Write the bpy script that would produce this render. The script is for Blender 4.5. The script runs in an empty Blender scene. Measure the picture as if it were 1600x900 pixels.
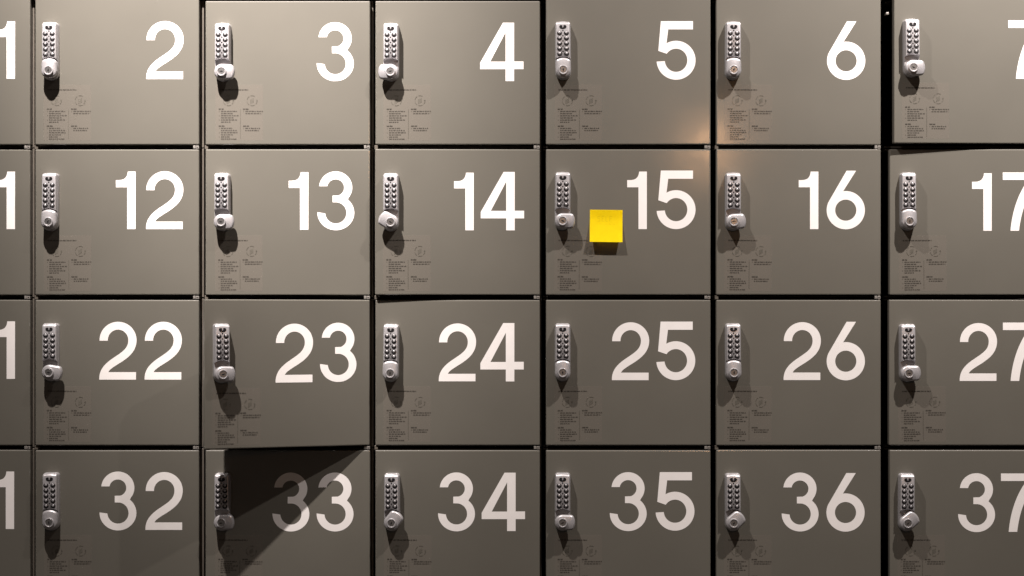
import bpy, bmesh, math, random
from mathutils import Vector, Matrix
random.seed(7)
scn = bpy.context.scene
COL = scn.collection

# ------------------------------------------------------------------ scale
# one "pixel" of the 1600x900 photograph on the plane of the door fronts is 1.4 mm
S = 0.0014
CX, CY, CD = 850.0, 495.0, 2700.0          # foot of the camera axis on the door plane, camera distance (px)
ZB = 1400.0                                # photo row of the floor


def P(px, py, out=0.0):
    """pixel on the door plane + distance towards the viewer (px) -> world"""
    return Vector(((px - 800.0) * S, -out * S, (ZB - py) * S))


# ------------------------------------------------------------------ camera
cam_d = bpy.data.cameras.new("camera")
cam = bpy.data.objects.new("camera", cam_d)
COL.objects.link(cam)
cam.location = P(CX, CY, CD)
cam.rotation_euler = (math.radians(90), 0, 0)
cam_d.sensor_width = 36.0
cam_d.lens = 36.0 * CD / 1600.0
cam_d.shift_x = (800.0 - CX) / 1600.0
cam_d.shift_y = (CY - 450.0) / 1600.0
cam_d.clip_start, cam_d.clip_end = 0.05, 100.0
scn.camera = cam

# ------------------------------------------------------------------ light
world = bpy.data.worlds.new("World")
scn.world = world
world.use_nodes = True
bg = world.node_tree.nodes["Background"]
bg.inputs["Color"].default_value = (1.0, 0.86, 0.78, 1)
bg.inputs["Strength"].default_value = 0.042


def spot(name, px, py, out, aim, power, half_deg, blend, color, radius=0.028):
    d = bpy.data.lights.new(name, 'SPOT')
    o = bpy.data.objects.new(name, d)
    COL.objects.link(o)
    o.location = P(px, py, out)
    o.rotation_euler = (P(*aim) - o.location).to_track_quat('-Z', 'Y').to_euler()
    d.energy, d.color = power, color
    d.spot_size, d.spot_blend = math.radians(2 * half_deg), blend
    d.shadow_soft_size = radius
    return o


WARM = (1.0, 0.905, 0.862)
KP = 737.0
A_POS, B_POS = (119.0, -1640.1, 1008.7), (1899.8, -1560.3, 1000.3)
spot("left_track_spot_beam", *A_POS, (330.2, -228.6, 0.0), 2.715 * KP, 15.64, 1.0, WARM)
spot("left_track_spot_spill", *A_POS, (-11.1, -620.6, 0.0), 1.011 * KP, 59.58, 1.0, WARM)
spot("right_track_spot_beam", *B_POS, (1778.3, -692.8, 0.0), 1.580 * KP, 26.52, 1.0, WARM)
spot("right_track_spot_spill", *B_POS, (1778.3, -692.8, 0.0), 1.365 * KP, 44.26, 1.0, WARM)
# small warm bulb across the room, whose gloss shows between doors 5, 6, 15 and 16
bulb_d = bpy.data.lights.new("warm_bulb_across_room", 'POINT')
bulb = bpy.data.objects.new("warm_bulb_across_room", bulb_d)
COL.objects.link(bulb)
bulb.location = P(1375, -45, 2750)
bulb_d.energy, bulb_d.color, bulb_d.shadow_soft_size = 15.0, (1.0, 0.52, 0.24), 0.10

scn.view_settings.view_transform = 'Standard'
scn.view_settings.look = 'None'
scn.view_settings.exposure = 0.0
scn.view_settings.gamma = 1.0


# ------------------------------------------------------------------ materials
def mat(name, color, rough=0.5, metal=0.0, spec=0.5):
    m = bpy.data.materials.new(name)
    m.use_nodes = True
    b = m.node_tree.nodes["Principled BSDF"]
    b.inputs["Base Color"].default_value = (*color, 1)
    b.inputs["Roughness"].default_value = rough
    b.inputs["Metallic"].default_value = metal
    b.inputs["Specular IOR Level"].default_value = spec
    return m


def noise_into(m, scale, lo, hi, socket="Base Color", col=None, detail=4.0, coords='Object'):
    nt = m.node_tree
    b = nt.nodes["Principled BSDF"]
    tc = nt.nodes.new("ShaderNodeTexCoord")
    n = nt.nodes.new("ShaderNodeTexNoise")
    n.inputs["Scale"].default_value = scale
    n.inputs["Detail"].default_value = detail
    oi = nt.nodes.new("ShaderNodeObjectInfo")
    sc = nt.nodes.new("ShaderNodeMath")
    sc.operation = 'MULTIPLY'
    sc.inputs[1].default_value = 37.0
    ad = nt.nodes.new("ShaderNodeVectorMath")
    nt.links.new(oi.outputs["Random"], sc.inputs[0])
    nt.links.new(tc.outputs[coords], ad.inputs[0])
    nt.links.new(sc.outputs[0], ad.inputs[1])
    nt.links.new(ad.outputs[0], n.inputs["Vector"])
    mr = nt.nodes.new("ShaderNodeMapRange")
    mr.inputs["From Min"].default_value, mr.inputs["From Max"].default_value = 0.3, 0.7
    mr.inputs["To Min"].default_value, mr.inputs["To Max"].default_value = lo, hi
    nt.links.new(n.outputs["Fac"], mr.inputs["Value"])
    if socket == "Base Color":
        hs = nt.nodes.new("ShaderNodeMix")
        hs.data_type = 'RGBA'
        hs.blend_type = 'MULTIPLY'
        hs.inputs["Factor"].default_value = 1.0
        hs.inputs["A"].default_value = (*col, 1)
        nt.links.new(mr.outputs["Result"], hs.inputs["B"])
        nt.links.new(hs.outputs["Result"], b.inputs["Base Color"])
    elif socket == "Bump":
        bp = nt.nodes.new("ShaderNodeBump")
        bp.inputs["Strength"].default_value = hi
        bp.inputs["Distance"].default_value = lo
        nt.links.new(n.outputs["Fac"], bp.inputs["Height"])
        nt.links.new(bp.outputs["Normal"], b.inputs["Normal"])
    else:
        nt.links.new(mr.outputs["Result"], b.inputs[socket])


DOORC = (0.111, 0.1045, 0.087)
m_door = mat("taupe_powder_coat", DOORC, 0.30, 0, 0.5)
noise_into(m_door, 5.0, 0.95, 1.05, col=DOORC, detail=7.0)
noise_into(m_door, 700.0, 0.0002, 0.07, socket="Bump", detail=1.0)
_b = m_door.node_tree.nodes["Principled BSDF"]
_b.inputs["Roughness"].default_value = 0.42
_b.inputs["Coat Weight"].default_value = 0.5
_b.inputs["Coat Roughness"].default_value = 0.12
noise_into(m_door, 16.0, 0.095, 0.15, socket="Coat Roughness", detail=5.0)
m_cab = mat("cabinet_paint", (0.10, 0.088, 0.072), 0.5, 0, 0.3)
noise_into(m_cab, 12.0, 0.85, 1.1, col=(0.10, 0.088, 0.072))
m_cab_shaded = mat("shaded_cabinet_paint", (0.022, 0.019, 0.016), 0.6, 0, 0.2)  # cabinet colour darkened, shade of the gaps and recesses put into it
m_vinyl = mat("white_vinyl", (0.80, 0.77, 0.755), 0.42, 0, 0.3)
noise_into(m_vinyl, 60.0, 0.965, 1.0, col=(0.79, 0.765, 0.745))
SIL = (0.465, 0.455, 0.465)
m_lock = mat("satin_silver_casting", SIL, 0.36, 0.5, 0.5)
noise_into(m_lock, 1500.0, 0.80, 1.12, col=SIL, detail=2.0)
m_steel = mat("polished_steel", (0.62, 0.61, 0.60), 0.34, 1.0)
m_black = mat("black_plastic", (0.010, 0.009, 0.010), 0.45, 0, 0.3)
m_pin = mat("zinc_hinge", (0.30, 0.285, 0.26), 0.45, 0.5)
noise_into(m_pin, 300.0, 0.75, 1.1, col=(0.30, 0.285, 0.26))
m_ink = mat("dark_print", (0.042, 0.038, 0.031), 0.6, 0, 0.2)
m_ink_l = mat("pale_print", (0.090, 0.084, 0.068), 0.5, 0, 0.2)
m_note = mat("yellow_paper", (0.97, 0.76, 0.0), 0.75, 0, 0.1)
noise_into(m_note, 120.0, 0.96, 1.0, col=(0.97, 0.77, 0.006))
m_pencil = mat("faint_pencil", (0.76, 0.58, 0.006), 0.8, 0, 0.1)

m_film = bpy.data.materials.new("clear_film")
m_film.use_nodes = True
nt = m_film.node_tree
pb = nt.nodes["Principled BSDF"]
pb.inputs["Base Color"].default_value = (0.27, 0.23, 0.197, 1)
pb.inputs["Roughness"].default_value = 0.22
pb.inputs["Alpha"].default_value = 0.14


# ------------------------------------------------------------------ mesh helpers (pixel units in, metres out)
def new_obj(name, mesh, parent=None):
    o = bpy.data.objects.new(name, mesh)
    COL.objects.link(o)
    if parent:
        o.parent = parent
    return o


def finish(bm, name, mats, smooth=False):
    me = bpy.data.meshes.new(name)
    bmesh.ops.recalc_face_normals(bm, faces=bm.faces[:])
    if smooth:
        for f in bm.faces:
            f.smooth = True
        me_sharp = [e for e in bm.edges if len(e.link_faces) == 2 and e.calc_face_angle(0) > math.radians(38)]
        for e in me_sharp:
            e.smooth = False
    bm.to_mesh(me)
    bm.free()
    for m in mats:
        me.materials.append(m)
    return me


def V(x, out, z):
    return Vector((x * S, -out * S, z * S))


def box(bm, x0, x1, z0, z1, o0, o1, mi=0, bevel=0.0, seg=2):
    """x, z and 'out' ranges in px"""
    vs = [bm.verts.new(V(x, o, z)) for x in (x0, x1) for o in (o0, o1) for z in (z0, z1)]
    q = [(0, 1, 3, 2), (4, 6, 7, 5), (0, 4, 5, 1), (2, 3, 7, 6), (0, 2, 6, 4), (1, 5, 7, 3)]
    fs = [bm.faces.new([vs[i] for i in f]) for f in q]
    for f in fs:
        f.material_index = mi
    if bevel:
        es = list({e for f in fs for e in f.edges})
        bmesh.ops.bevel(bm, geom=es, offset=bevel * S, segments=seg, profile=0.6, affect='EDGES')


def quad(bm, x0, x1, z0, z1, o, mi=0):
    f = bm.faces.new([bm.verts.new(V(x, o, z)) for x, z in ((x0, z0), (x1, z0), (x1, z1), (x0, z1))])
    f.material_index = mi


def arc(cx, cz, r, a0, a1, n, ry=None):
    ry = r if ry is None else ry
    return [(cx + r * math.cos(math.radians(a0 + (a1 - a0) * i / n)),
             cz + ry * math.sin(math.radians(a0 + (a1 - a0) * i / n))) for i in range(n + 1)]


def inset(poly, d):
    n = len(poly)
    a = sum(poly[i][0] * poly[(i + 1) % n][1] - poly[(i + 1) % n][0] * poly[i][1] for i in range(n))
    sg = 1 if a > 0 else -1
    out = []
    for i in range(n):
        p0, p1, p2 = poly[i - 1], poly[i], poly[(i + 1) % n]
        def nrm(a, b):
            dx, dz = b[0] - a[0], b[1] - a[1]
            l = math.hypot(dx, dz) or 1
            return (-dz / l * sg, dx / l * sg)
        n1, n2 = nrm(p0, p1), nrm(p1, p2)
        bx, bz = n1[0] + n2[0], n1[1] + n2[1]
        k = 2.0 / max(0.5, bx * bx + bz * bz) * d
        out.append((p1[0] + bx * k, p1[1] + bz * k))
    return out


def loft(bm, poly, prof, mi=0, cap=True, drop=()):
    """prof: [(inset, out)] rings from base to front"""
    rings = []
    for k_, (ins, o) in enumerate(prof):
        pts = inset(poly, ins) if ins else poly
        if drop:                               # slope the top end back
            pts = [(x, z - drop[k_] * min(1.0, max(0.0, (z + 6.5) / 6.0))) for x, z in pts]
        rings.append([bm.verts.new(V(x, o, z)) for x, z in pts])
    n = len(poly)
    for a, b in zip(rings, rings[1:]):
        for i in range(n):
            f = bm.faces.new((a[i], a[(i + 1) % n], b[(i + 1) % n], b[i]))
            f.material_index = mi
    if cap:
        f = bm.faces.new(rings[-1])
        f.material_index = mi


def rounded_profile(base, top, r, n=4, x0=0.0):
    pr = [(x0, base), (x0, top - r)]
    for i in range(1, n + 1):
        a = math.pi / 2 * i / n
        pr.append((x0 + r * (1 - math.cos(a)), top - r + r * math.sin(a)))
    return pr


# ------------------------------------------------------------------ numerals (drawn as outlines; y runs down)
def bez(p0, p1, p2, p3, n=14):
    r = []
    for i in range(n + 1):
        t = i / n
        u = 1 - t
        r.append(tuple(u**3 * p0[k] + 3 * u * u * t * p1[k] + 3 * u * t * t * p2[k] + t**3 * p3[k] for k in (0, 1)))
    return r


def yarc(cx, cy, r, a0, a1, n=28, ry=None):
    ry = r if ry is None else ry
    return [(cx + r * math.cos(math.radians(a0 + (a1 - a0) * i / n)),
             cy - ry * math.sin(math.radians(a0 + (a1 - a0) * i / n))) for i in range(n + 1)]


GL = {}   # digit -> (contours, left x, baseline y, units-per-px)
GL['1'] = ([[(680, 235), (680, 193)] + bez((700, 193), (728, 192), (747, 180), (750, 143), 8) +
            [(795, 143), (795, 480), (746, 480), (746, 235)]], 680, 480)
GL['2'] = ([yarc(966, 249, 108.5, 180, 0, 36, 108) + bez((1074.5, 249), (1074, 310), (1035, 345), (982, 379)) +
            bez((982, 379), (935, 408), (916, 420), (909, 436), 8) + [(1071, 436), (1071, 480), (856, 480)] +
            bez((856, 470), (858, 425), (880, 392), (938, 353)) + bez((938, 353), (990, 318), (1026, 298), (1026, 249)) +
            yarc(966, 249, 60, 0, 180, 28, 62) + [(906, 252), (857.5, 252)]], 856, 480)
GL['3'] = ([[(707, 228)] + yarc(805, 236, 97, 174, -38, 40, 95) + yarc(806, 384, 108, 50, -182, 46, 102) +
            [(743, 387)] + yarc(806, 384, 62, -176, 84, 40, 62) + [(787, 322), (787, 283)] +
            yarc(805, 236, 49.5, -72, 170, 34, 48.5) + [(757, 228)]], 695, 483)
GL['4'] = ([[(810, 133), (875, 133), (875, 360), (930, 360), (930, 405), (875, 405), (875, 475), (825, 475),
             (825, 405), (676, 405), (676, 368)], [(735, 361), (825, 361), (825, 190)]], 676, 475)
GL['5'] = ([[(722, 124), (910, 124), (910, 172), (765, 172), (755, 254)] + yarc(811, 353, 114, 118, -176, 46) +
            [(745, 358)] + yarc(811, 353, 66, -176, 146, 40, 68) + [(707, 298)]], 698, 467)
GL['6'] = ([[(838, 124), (893, 124), (817, 245)] + yarc(833, 355, 112, 97, -204, 56),
            yarc(833, 355, 62, 0, 355, 44)], 721, 466)
GL['7'] = ([[(775, 148), (995, 148), (995, 190)] + bez((990, 195), (915, 280), (882, 380), (870, 490)) +
            bez((820, 490), (828, 390), (860, 275), (925, 192)) + [(775, 192)]], 775, 490)


def digit_contours(ch, left, base):
    cs, x0, yb = GL[ch]
    k = 0.2667
    return [[(left + (x - x0) * k, base + (y - yb) * k) for x, y in c] for c in cs]


def number_mesh(name, digits, origin):
    """digits: [(char, left px, baseline px)] ; origin: px point that is the object's own origin"""
    cu = bpy.data.curves.new(name, 'CURVE')
    cu.dimensions = '2D'
    cu.fill_mode = 'BOTH'
    cu.extrude = 0.00012
    for ch, l, b in digits:
        for c in digit_contours(ch, l, b):
            pts = []
            for p in c:
                if not pts or math.hypot(p[0] - pts[-1][0], p[1] - pts[-1][1]) > 0.12:
                    pts.append(p)
            if math.hypot(pts[0][0] - pts[-1][0], pts[0][1] - pts[-1][1]) < 0.12:
                pts.pop()
            sp = cu.splines.new('POLY')
            sp.points.add(len(pts) - 1)
            for q, (x, y) in zip(sp.points, pts):
                q.co = ((x - origin[0]) * S, (origin[1] - y) * S, 0, 1)
            sp.use_cyclic_u = True
    tmp = bpy.data.objects.new("tmp", cu)
    COL.objects.link(tmp)
    dg = bpy.context.evaluated_depsgraph_get()
    me = bpy.data.meshes.new_from_object(tmp.evaluated_get(dg))
    bpy.data.objects.remove(tmp)
    bpy.data.curves.remove(cu)
    me.transform(Matrix.Rotation(math.radians(90), 4, 'X'))
    me.materials.clear()
    me.materials.append(m_vinyl)
    me.name = name
    return me


# ------------------------------------------------------------------ keypad lock meshes (origin: middle of the top edge, on the door)
AX = -76.8                                     # height of the knob's axis
bm = bmesh.new()
plate = arc(-7.5, -5.0, 4.6, 180, 90, 6) + arc(7.5, -5.0, 4.6, 90, 0, 6) + arc(0, AX - 1.5, 12.1, 0, -180, 22)
loft(bm, plate, rounded_profile(0, 9.5, 1.6, 4))
R = 20.6
ang = math.degrees(math.asin(11.6 / R))
pad = arc(-7.0, -4.8, 4.6, 180, 118, 4) + arc(0, -30.5, 30.3, 104, 76, 8) + arc(7.0, -4.8, 4.6, 62, 0, 4) + \
    arc(0, AX, R, 90 - ang, 90 + ang, 14)
loft(bm, pad, [(0, 6.0), (0, 10.5), (0.2, 13.2), (0.6, 15.2), (1.1, 16.2), (1.8, 16.6)], drop=(0, 0, 0.6, 1.8, 3.0, 4.0))
me_lock = finish(bm, "keypad_lock", [m_lock], True)

bm = bmesh.new()
rw = 19.4
kw = math.degrees(math.asin(11.4 / rw))


def q3(a, b, c, n=6):
    return [tuple((1 - t)**2 * a[k] + 2 * t * (1 - t) * b[k] + t * t * c[k] for k in (0, 1)) for t in [i / n for i in range(n + 1)]]


tip = arc(0, 0, rw, 90 - kw + 7, 90 + kw - 7, 10)
knob = q3((11.9, 11.5), (11.6, 15.6), tip[0])[:-1] + tip + q3(tip[-1], (-11.6, 15.6), (-11.9, 11.5))[1:] + arc(0, 0, 12.2, 178, 362, 30)
loft(bm, knob, [(0.9, 9.8), (0, 10.8), (0, 15.0), (0.5, 16.6), (1.5, 17.8), (3.0, 18.5)])
ring = arc(0, 0, 7.4, 0, 354, 40)
loft(bm, ring, [(0, 17.4), (0, 20.8), (0.35, 21.4), (0.9, 21.6), (1.6, 21.4), (2.0, 20.8), (2.0, 19.2)], cap=False)
me_knob = finish(bm, "knob", [m_lock], True)

bm = bmesh.new()
loft(bm, arc(0, 0, 5.3, 0, 350, 30), [(0, 18.2), (0, 20.5), (0.5, 21.0)])
box(bm, -2.6, 2.6, -0.5, 0.5, 20.2, 21.15, 1)
loft(bm, arc(0, 0, 1.1, 0, 330, 12), [(0, 20.2), (0, 21.25)], mi=1)
me_cyl = finish(bm, "key_cylinder", [m_steel, m_black], True)

bm = bmesh.new()
loft(bm, arc(0, -0.35, 3.9, 0, 345, 24, 3.45), [(0, 16.0), (0, 16.85)], mi=1)  # dark ring, set low so it paints the shadow crescent under the button
loft(bm, arc(0, 0.7, 1.85, 0, 340, 18), [(0, 16.7), (0, 17.25), (0.3, 17.5), (0.9, 17.6)], mi=0)
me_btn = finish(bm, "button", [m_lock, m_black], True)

bm = bmesh.new()
for k in range(5):
    loft(bm, arc(0, -15.2 - 8.06 * k + 0.0, 1.05, 0, 320, 9), [(0, 16.2), (0, 16.85)])
me_dots = finish(bm, "raised_dots", [m_black])

bm = bmesh.new()
em = arc(0, 0, 5.6, 200, 340, 16, 3.5) + arc(2.8, 0.2, 2.8, 0, 150, 8, 2.4) + arc(-2.8, 0.2, 2.8, 30, 180, 8, 2.4)
loft(bm, em, [(0, 16.0), (0, 16.95)], mi=1)
f = bm.faces.new([bm.verts.new(V(x, 17.25, z)) for x, z in ((-1.3, 0.7), (0, -1.9), (1.3, 0.7), (0, 2.2))])
f.material_index = 0
me_emb = finish(bm, "emblem", [m_lock, m_black])

# ------------------------------------------------------------------ instruction sticker (origin: middle of its top edge = lock axis + 28)
bm = bmesh.new()
quad(bm, -38, 36, -87, 0, 0.22, 0)
rs = random.Random(3)
O = 0.40


def words(x0, x1, z, h, mi):
    x = x0
    while x < x1 - 0.8:
        w = min(rs.uniform(1.6, 5.2), x1 - x)
        # a word is a run of minute strokes
        xx = x
        while xx < x + w - 0.3:
            lw = rs.uniform(0.45, 0.8)
            up = 0.35 if rs.random() < 0.25 else 0
            quad(bm, xx, min(xx + lw, x + w), z - h, z + up, O, mi)
            xx += lw + 0.22
        x += w + 0.9


words(-32, 13, -7, 1.4, 1)
for cx, r in ((-18, 8.2), (19, 8.2)):
    pts = arc(cx, -24.5, r, 60, 380, 40)
    pin = arc(cx, -24.5, r - 0.7, 60, 380, 40)
    for i in range(40):
        if i % 8 in (6, 7):
            continue
        f = bm.faces.new([bm.verts.new(V(x, O, z)) for x, z in (pts[i], pts[i + 1], pin[i + 1], pin[i])])
        f.material_index = 2
    for a in range(3):
        quad(bm, cx - 2.6 + a * 2.0, cx - 1.6 + a * 2.0, -29.5 + 1.2 * a, -22.5 + 1.0 * a, O, 2)
    quad(bm, cx + 6.6, cx + 8.4, -25.2, -23.2, O, 2)
quad(bm, 0.6, 1.15, -87 + 3.5, -38, O, 2)
for x0, z0, ends in ((-33, -37, (29, 22, 31, 23, 30, 19)), (5, -37, (31, 30)),
                     (-33, -63.5, (21, 28, 30, 22, 19, 29)), (5, -63.5, (27, 25))):
    words(x0, x0 + 9.5, z0, 1.7, 1)
    for i, e in enumerate(ends):
        z = z0 - 3.7 - 3.35 * i
        quad(bm, x0 + 0.4, x0 + 1.2, z - 1.3, z, O, 2) if i % 2 == 0 else None
        words(x0 + 3.6, x0 + e, z, 1.3, 1)
me_stick = finish(bm, "instruction_label", [m_film, m_ink, m_ink_l])

# ------------------------------------------------------------------ hinge (origin: right end of the gap, at the door fronts)
bm = bmesh.new()
box(bm, -9.4, -5.4, -2.4, 2.3, -14, -0.5, 0, 0.5)
box(bm, -5.0, -0.4, -2.8, 2.0, -14, 0.1, 0, 0.5)
loft(bm, arc(-2.8, -0.3, 0.9, 0, 320, 9), [(0, -0.8), (0, 0.3)], mi=1)
me_hinge = finish(bm, "hinge", [m_pin, m_black])

# ------------------------------------------------------------------ lockers
# columns: (left edge, right edge) of the doors; rows: (top, bottom), photo pixels
COLS = [(-212, 47.2), (55.0, 311.0), (321.0, 578.0), (586.5, 843.5), (853.0, 1110.3), (1119.0, 1376.3), (1390.0, 1648.0)]
ROWS = [(1.2, 226.0), (233.4, 460.8), (468.8, 695.8), (703.4, 931.0)]
RX0, RX1 = -220, 1660

NUM = {
    1: [('1', -7.2, 123.2)], 2: [('2', 228.6, 123.5)], 3: [('3', 494.3, 126.0)], 4: [('4', 750.2, 126.7)],
    5: [('5', 1026.2, 124.6)], 6: [('6', 1292.2, 124.6)], 7: [('7', 1570.0, 124.5)],
    11: [('1', -50.5, 358), ('1', -7.2, 358)],
    12: [('1', 181.2, 358), ('2', 228.2, 358)], 13: [('1', 451.2, 359), ('3', 495.2, 359)],
    14: [('1', 709.6, 360), ('4', 751.2, 360)], 15: [('1', 980, 358), ('5', 1026.2, 358)],
    16: [('1', 1248, 358), ('6', 1291.6, 358)], 17: [('1', 1518.8, 360.6), ('7', 1566.8, 360.6)],
    21: [('2', -80, 592), ('1', -7.2, 592)],
    22: [('2', 155.2, 593.2), ('2', 226, 593.2)], 23: [('2', 429.5, 596), ('3', 498.0, 595.4)],
    24: [('2', 685.6, 595.8), ('4', 750.6, 596)], 25: [('2', 956.1, 594), ('5', 1025.8, 594)],
    26: [('2', 1224.3, 593.8), ('6', 1291.6, 594)], 27: [('2', 1499.5, 595.2), ('7', 1567, 595.2)],
    31: [('3', -80, 826.6), ('1', -8.6, 826.6)],
    32: [('3', 154.8, 828), ('2', 227.3, 828)], 33: [('3', 425, 829.6), ('3', 494, 829.6)],
    34: [('3', 683.7, 829.4), ('4', 752.6, 829.8)], 35: [('3', 952, 829), ('5', 1024.6, 829.2)],
    36: [('3', 1220.6, 829.6), ('6', 1291.2, 830.4)], 37: [('3', 1496.3, 830.6), ('7', 1564, 831)],
}
# lock: (x of its front as seen, y of its top as seen, turn of the knob clockwise from upright)
LOCK = {
    2: (76.3, 33.2, 0), 3: (346.5, 34.6, 91), 4: (610.3, 34.6, -90), 5: (879.4, 32.2, 0), 6: (1146.5, 32.2, 0), 7: (1423, 29.8, 91),
    12: (76.3, 269.5, 0), 13: (345.5, 269.4, 91), 14: (610.3, 270.2, -60), 15: (879.5, 268.0, 89), 16: (1146.5, 269, 86), 17: (1420.5, 268.6, 0),
    22: (76.6, 504.8, 98), 23: (342.3, 505.0, 90), 24: (610.5, 506.0, 0), 25: (879.2, 505, 0), 26: (1146.2, 505, 0), 27: (1419.5, 506, 90),
    32: (77, 739.0, 0), 33: (346.0, 739.6, 87), 34: (611.5, 740, 37), 35: (879.2, 739.4, 90), 36: (1146, 740, 47), 37: (1418.5, 740.2, 49),
    1: (-190, 33, 0), 11: (-190, 269, 90), 21: (-190, 505, 0), 31: (-190, 739, 0),
}
AJAR = {23: 20.2, 7: 2.4, 14: 1.45}            # degrees about the hinge side
SHIFT = {7: (4.5, -1.0)}                       # door hung a little off
COLNAME = ['at the left edge', '', '', '', '', '', 'at the right edge']
KNOBTXT = {0: 'lock knob upright', 1: 'lock knob turned right', -1: 'lock knob turned left', 2: 'lock knob tilted up right', -2: 'lock knob tilted up left'}


def knob_text(a):
    if abs(a) < 10: return KNOBTXT[0]
    if a > 70: return KNOBTXT[1]
    if a > 0: return KNOBTXT[2]
    return KNOBTXT[-1] if a < -70 else KNOBTXT[-2]


def label_for(n, ci, ri):
    rown = ['top', 'second', 'third', 'bottom'][ri]
    if ci == 0:
        return f"taupe metal locker cut by left photo edge, {rown} row, only a digit 1 showing"
    if n == 23:
        return "taupe metal locker numbered 23 whose door stands ajar and shades locker 33"
    if n == 33:
        return "taupe metal locker numbered 33, door half in the dark shadow of an open door"
    if n == 15:
        return "taupe metal locker numbered 15 that bears a yellow sticky note"
    extra = ", at right photo edge" if ci == 6 else ""
    return f"taupe metal locker with white number {n}, {knob_text(LOCK[n][2])}{extra}"


def door_mesh(w, h):
    bm = bmesh.new()
    box(bm, 0, w, -h, 0, -14, 0, 0, 1.9, 3)
    return finish(bm, "door", [m_door])


rt = random.Random(11)
for ri, (rt_, rb_) in enumerate(ROWS):
    for ci, (L0, R0) in enumerate(COLS):
        n = ri * 10 + ci + 1
        L, Rr, T, B = L0, R0, rt_, rb_
        if n == 1 or n == 2: T = -3.0
        if ci in (4, 5, 6) and ri == 0: T = -2.5
        if ci == 6 and ri == 2: L -= 1.0
        T += rt.uniform(-0.35, 0.35)
        B += rt.uniform(-0.35, 0.35)
        nextL = COLS[ci + 1][0] if ci < 6 else RX1
        root = bpy.data.objects.new("locker", None)
        COL.objects.link(root)
        root.location = P((L0 + R0) / 2, rb_ + 4.0, 0)
        root.empty_display_size = 0.05
        root['label'] = label_for(n, ci, ri)
        root['category'] = 'locker'
        root['group'] = 'numbered lockers in the wall'
        ox, oy = (L0 + R0) / 2, rb_ + 4.0

        def loc(px, py, out=0.0):
            return Vector(((px - ox) * S, -out * S, (oy - py) * S))

        # carcass: sides, shelf, lid and back
        bm = bmesh.new()
        l, r, t, b = L0 - 7.3 - ox, R0 + 1.6 - ox, oy - (rt_ - 2.2), oy - (rb_ + 3.6)
        box(bm, l, l + 2.9, b, t, -400, -10.8 if ci < 4 else -60.0, 0 if ci < 4 else 1, 0.5, 1)  # right-hand columns: panel set back and coloured dark for the gap's shade
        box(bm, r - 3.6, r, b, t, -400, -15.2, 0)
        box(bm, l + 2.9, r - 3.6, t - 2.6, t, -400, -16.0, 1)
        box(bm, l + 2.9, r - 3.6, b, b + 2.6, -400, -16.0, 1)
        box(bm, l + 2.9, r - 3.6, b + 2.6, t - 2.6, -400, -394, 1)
        if ci < 4 or ci == 5:      # short stop that shows at the left end of the gap below the door
            box(bm, L0 - ox - 1.5, L0 - ox + 3.6, oy - (rb_ + 7.0), oy - (rb_ + 0.6), -15.8, -1.8, 0, 0.4, 1)
        new_obj("cabinet", finish(bm, "cabinet", [m_cab, m_cab_shaded]), root)

        # hinge at the right end of the gap under the door
        if not (ci == 6):
            hg = new_obj("hinge", me_hinge, root)
            hg.location = loc(R0, rb_ + 3.7)

        if n == 7:      # small catch that shows in the wide gap beside door 7
            bm = bmesh.new()
            box(bm, -2.6, 2.2, -1.8, 1.8, -20, -2.0, 0, 0.5)
            new_obj("catch", finish(bm, "catch", [m_pin]), root).location = loc(1387.6, 20.5)

        # door, turning about its right edge
        sx, sy = SHIFT.get(n, (0, 0))
        ajar = math.radians(AJAR.get(n, 0.0))
        tilt = math.radians(rt.uniform(-0.12, 0.12))
        lean = math.radians(rt.uniform(-0.10, 0.10))
        door = new_obj("door", door_mesh(Rr - L, B - T), root)
        piv = loc(Rr + sx, T + sy, 0)
        M = Matrix.Translation(piv) @ Matrix.Rotation(ajar + tilt * 0.5, 4, 'Z') @ Matrix.Rotation(lean, 4, 'X') @ \
            Matrix.Translation(Vector((-(Rr - L) * S, 0, 0)))
        door.matrix_basis = M

        def on_door(px, py, out=0.0):          # photo px on the closed door -> door space
            return Vector(((px - L) * S, -out * S, (T - py) * S))

        num = new_obj("number", number_mesh("number", NUM[n], (L, T)), door)
        num.location = (0, -0.00016, 0)

        # lock: undo the parallax of its raised front to find where it is fixed
        lx, ly, turn = LOCK[n]
        lx -= sx
        ly -= sy
        k = CD / (CD - 16.6)
        bx = CX + (lx - CX) / k
        by = CY + (ly - CY) / k
        lock = new_obj("keypad_lock", me_lock, root)
        lock.matrix_basis = M @ Matrix.Translation(on_door(bx, by, 0.0)) @ Matrix.Rotation(math.radians(rt.uniform(-0.5, 0.5)), 4, 'Y')
        kn = new_obj("knob", me_knob, lock)
        kn.matrix_basis = Matrix.Translation(V(0, 0, AX)) @ Matrix.Rotation(math.radians(turn), 4, 'Y')
        cy = new_obj("key_cylinder", me_cyl, lock)
        cy.matrix_basis = Matrix.Translation(V(0, 0, AX)) @ Matrix.Rotation(math.radians(turn + 90 + rt.choice((0, 0, 25, -20))), 4, 'Y')
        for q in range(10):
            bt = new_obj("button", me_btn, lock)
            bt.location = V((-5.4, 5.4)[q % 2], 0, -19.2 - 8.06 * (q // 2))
        new_obj("raised_dots", me_dots, lock)
        eb = new_obj("emblem", me_emb, lock)
        eb.location = V(0, 0, -9.4)

        st = new_obj("instruction_label", me_stick, door)
        st.location = on_door(bx + 25.3, (132.6, 368.0, 603.5, 836.0)[ri] + sy, 0.0)
        st.rotation_euler = (0, math.radians(rt.uniform(-0.4, 0.4)), 0)

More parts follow.
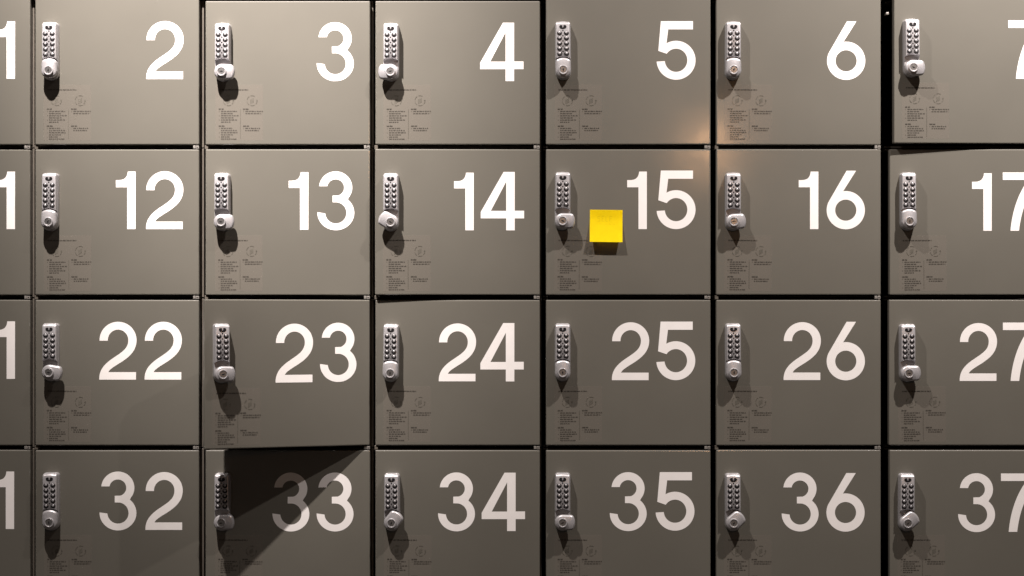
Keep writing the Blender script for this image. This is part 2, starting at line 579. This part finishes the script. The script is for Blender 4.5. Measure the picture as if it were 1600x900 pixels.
# ------------------------------------------------------------------ trim panel over the top row
bm = bmesh.new()
box(bm, RX0 - 800, RX1 - 800, 0, 70, -400, 0.0, 0, 1.2, 2)
top = new_obj("top_panel", finish(bm, "top_panel", [m_cab]))
top.location = P(800, -6.5)
top['label'] = "plain taupe trim panel running along the top of the lockers"
top['category'] = 'panel'

# ------------------------------------------------------------------ yellow sticky note on door 15
bm = bmesh.new()
NW, NH, NN = 51.0, 51.0, 14
rows_ = []
for i in range(NN + 1):
    v = i / NN
    d = 0.35 + 10.0 * max(0.0, (v - 0.22) / 0.78) ** 1.35
    z = -NH * v + 0.35 * v * v
    rows_.append([bm.verts.new(V((u / 8) * NW, d + 0.25 * math.sin(u / 8 * math.pi), z)) for u in range(9)])
for a, b in zip(rows_, rows_[1:]):
    for u in range(8):
        bm.faces.new((a[u], a[u + 1], b[u + 1], b[u]))
geo = bmesh.ops.solidify(bm, geom=bm.faces[:], thickness=0.18 * S)
me = finish(bm, "sticky_note", [m_note], True)
note = new_obj("sticky_note", me)
note.location = P(921.8, 327.6, 0.2)
note.rotation_euler = (0, math.radians(0.7), 0)
note['label'] = "yellow square sticky note with faint pencil writing on locker door 15"
note['category'] = 'sticky note'
bm = bmesh.new()


def stroke(x0, z0, x1, z1, w=0.55):
    dx, dz = x1 - x0, z1 - z0
    l = math.hypot(dx, dz)
    ax, az = -dz / l * w / 2, dx / l * w / 2
    def dep(z):
        v = -z / NH
        return 0.35 + 10.0 * max(0.0, (v - 0.22) / 0.78) ** 1.35 + 0.65
    bm.faces.new([bm.verts.new(V(x, dep(z), z)) for x, z in ((x0 + ax, z0 + az), (x0 - ax, z0 - az), (x1 - ax, z1 - az), (x1 + ax, z1 + az))])


for s in ((16, -10, 12.5, -10.4), (12.5, -10.4, 12.3, -13.5), (12.3, -13.5, 15.8, -14.2), (15.8, -14.2, 15.6, -17.8), (15.6, -17.8, 12, -18.2),
          (19, -10, 19, -18), (19, -10, 22.2, -10), (19, -14, 21.6, -14), (19, -18, 22.4, -18),
          (25, -10, 25, -18), (25, -18, 28, -18.2), (31, -10, 31, -18), (31, -10, 35, -10), (31, -13.8, 34, -13.6),
          (15, -22.4, 18, -22.2), (24, -22.4, 26, -22.2), (30, -22.3, 33, -22.6), (36.5, -22.2, 39, -22.4)):
    stroke(*s)
wr = new_obj("writing", finish(bm, "writing", [m_pencil]), note)
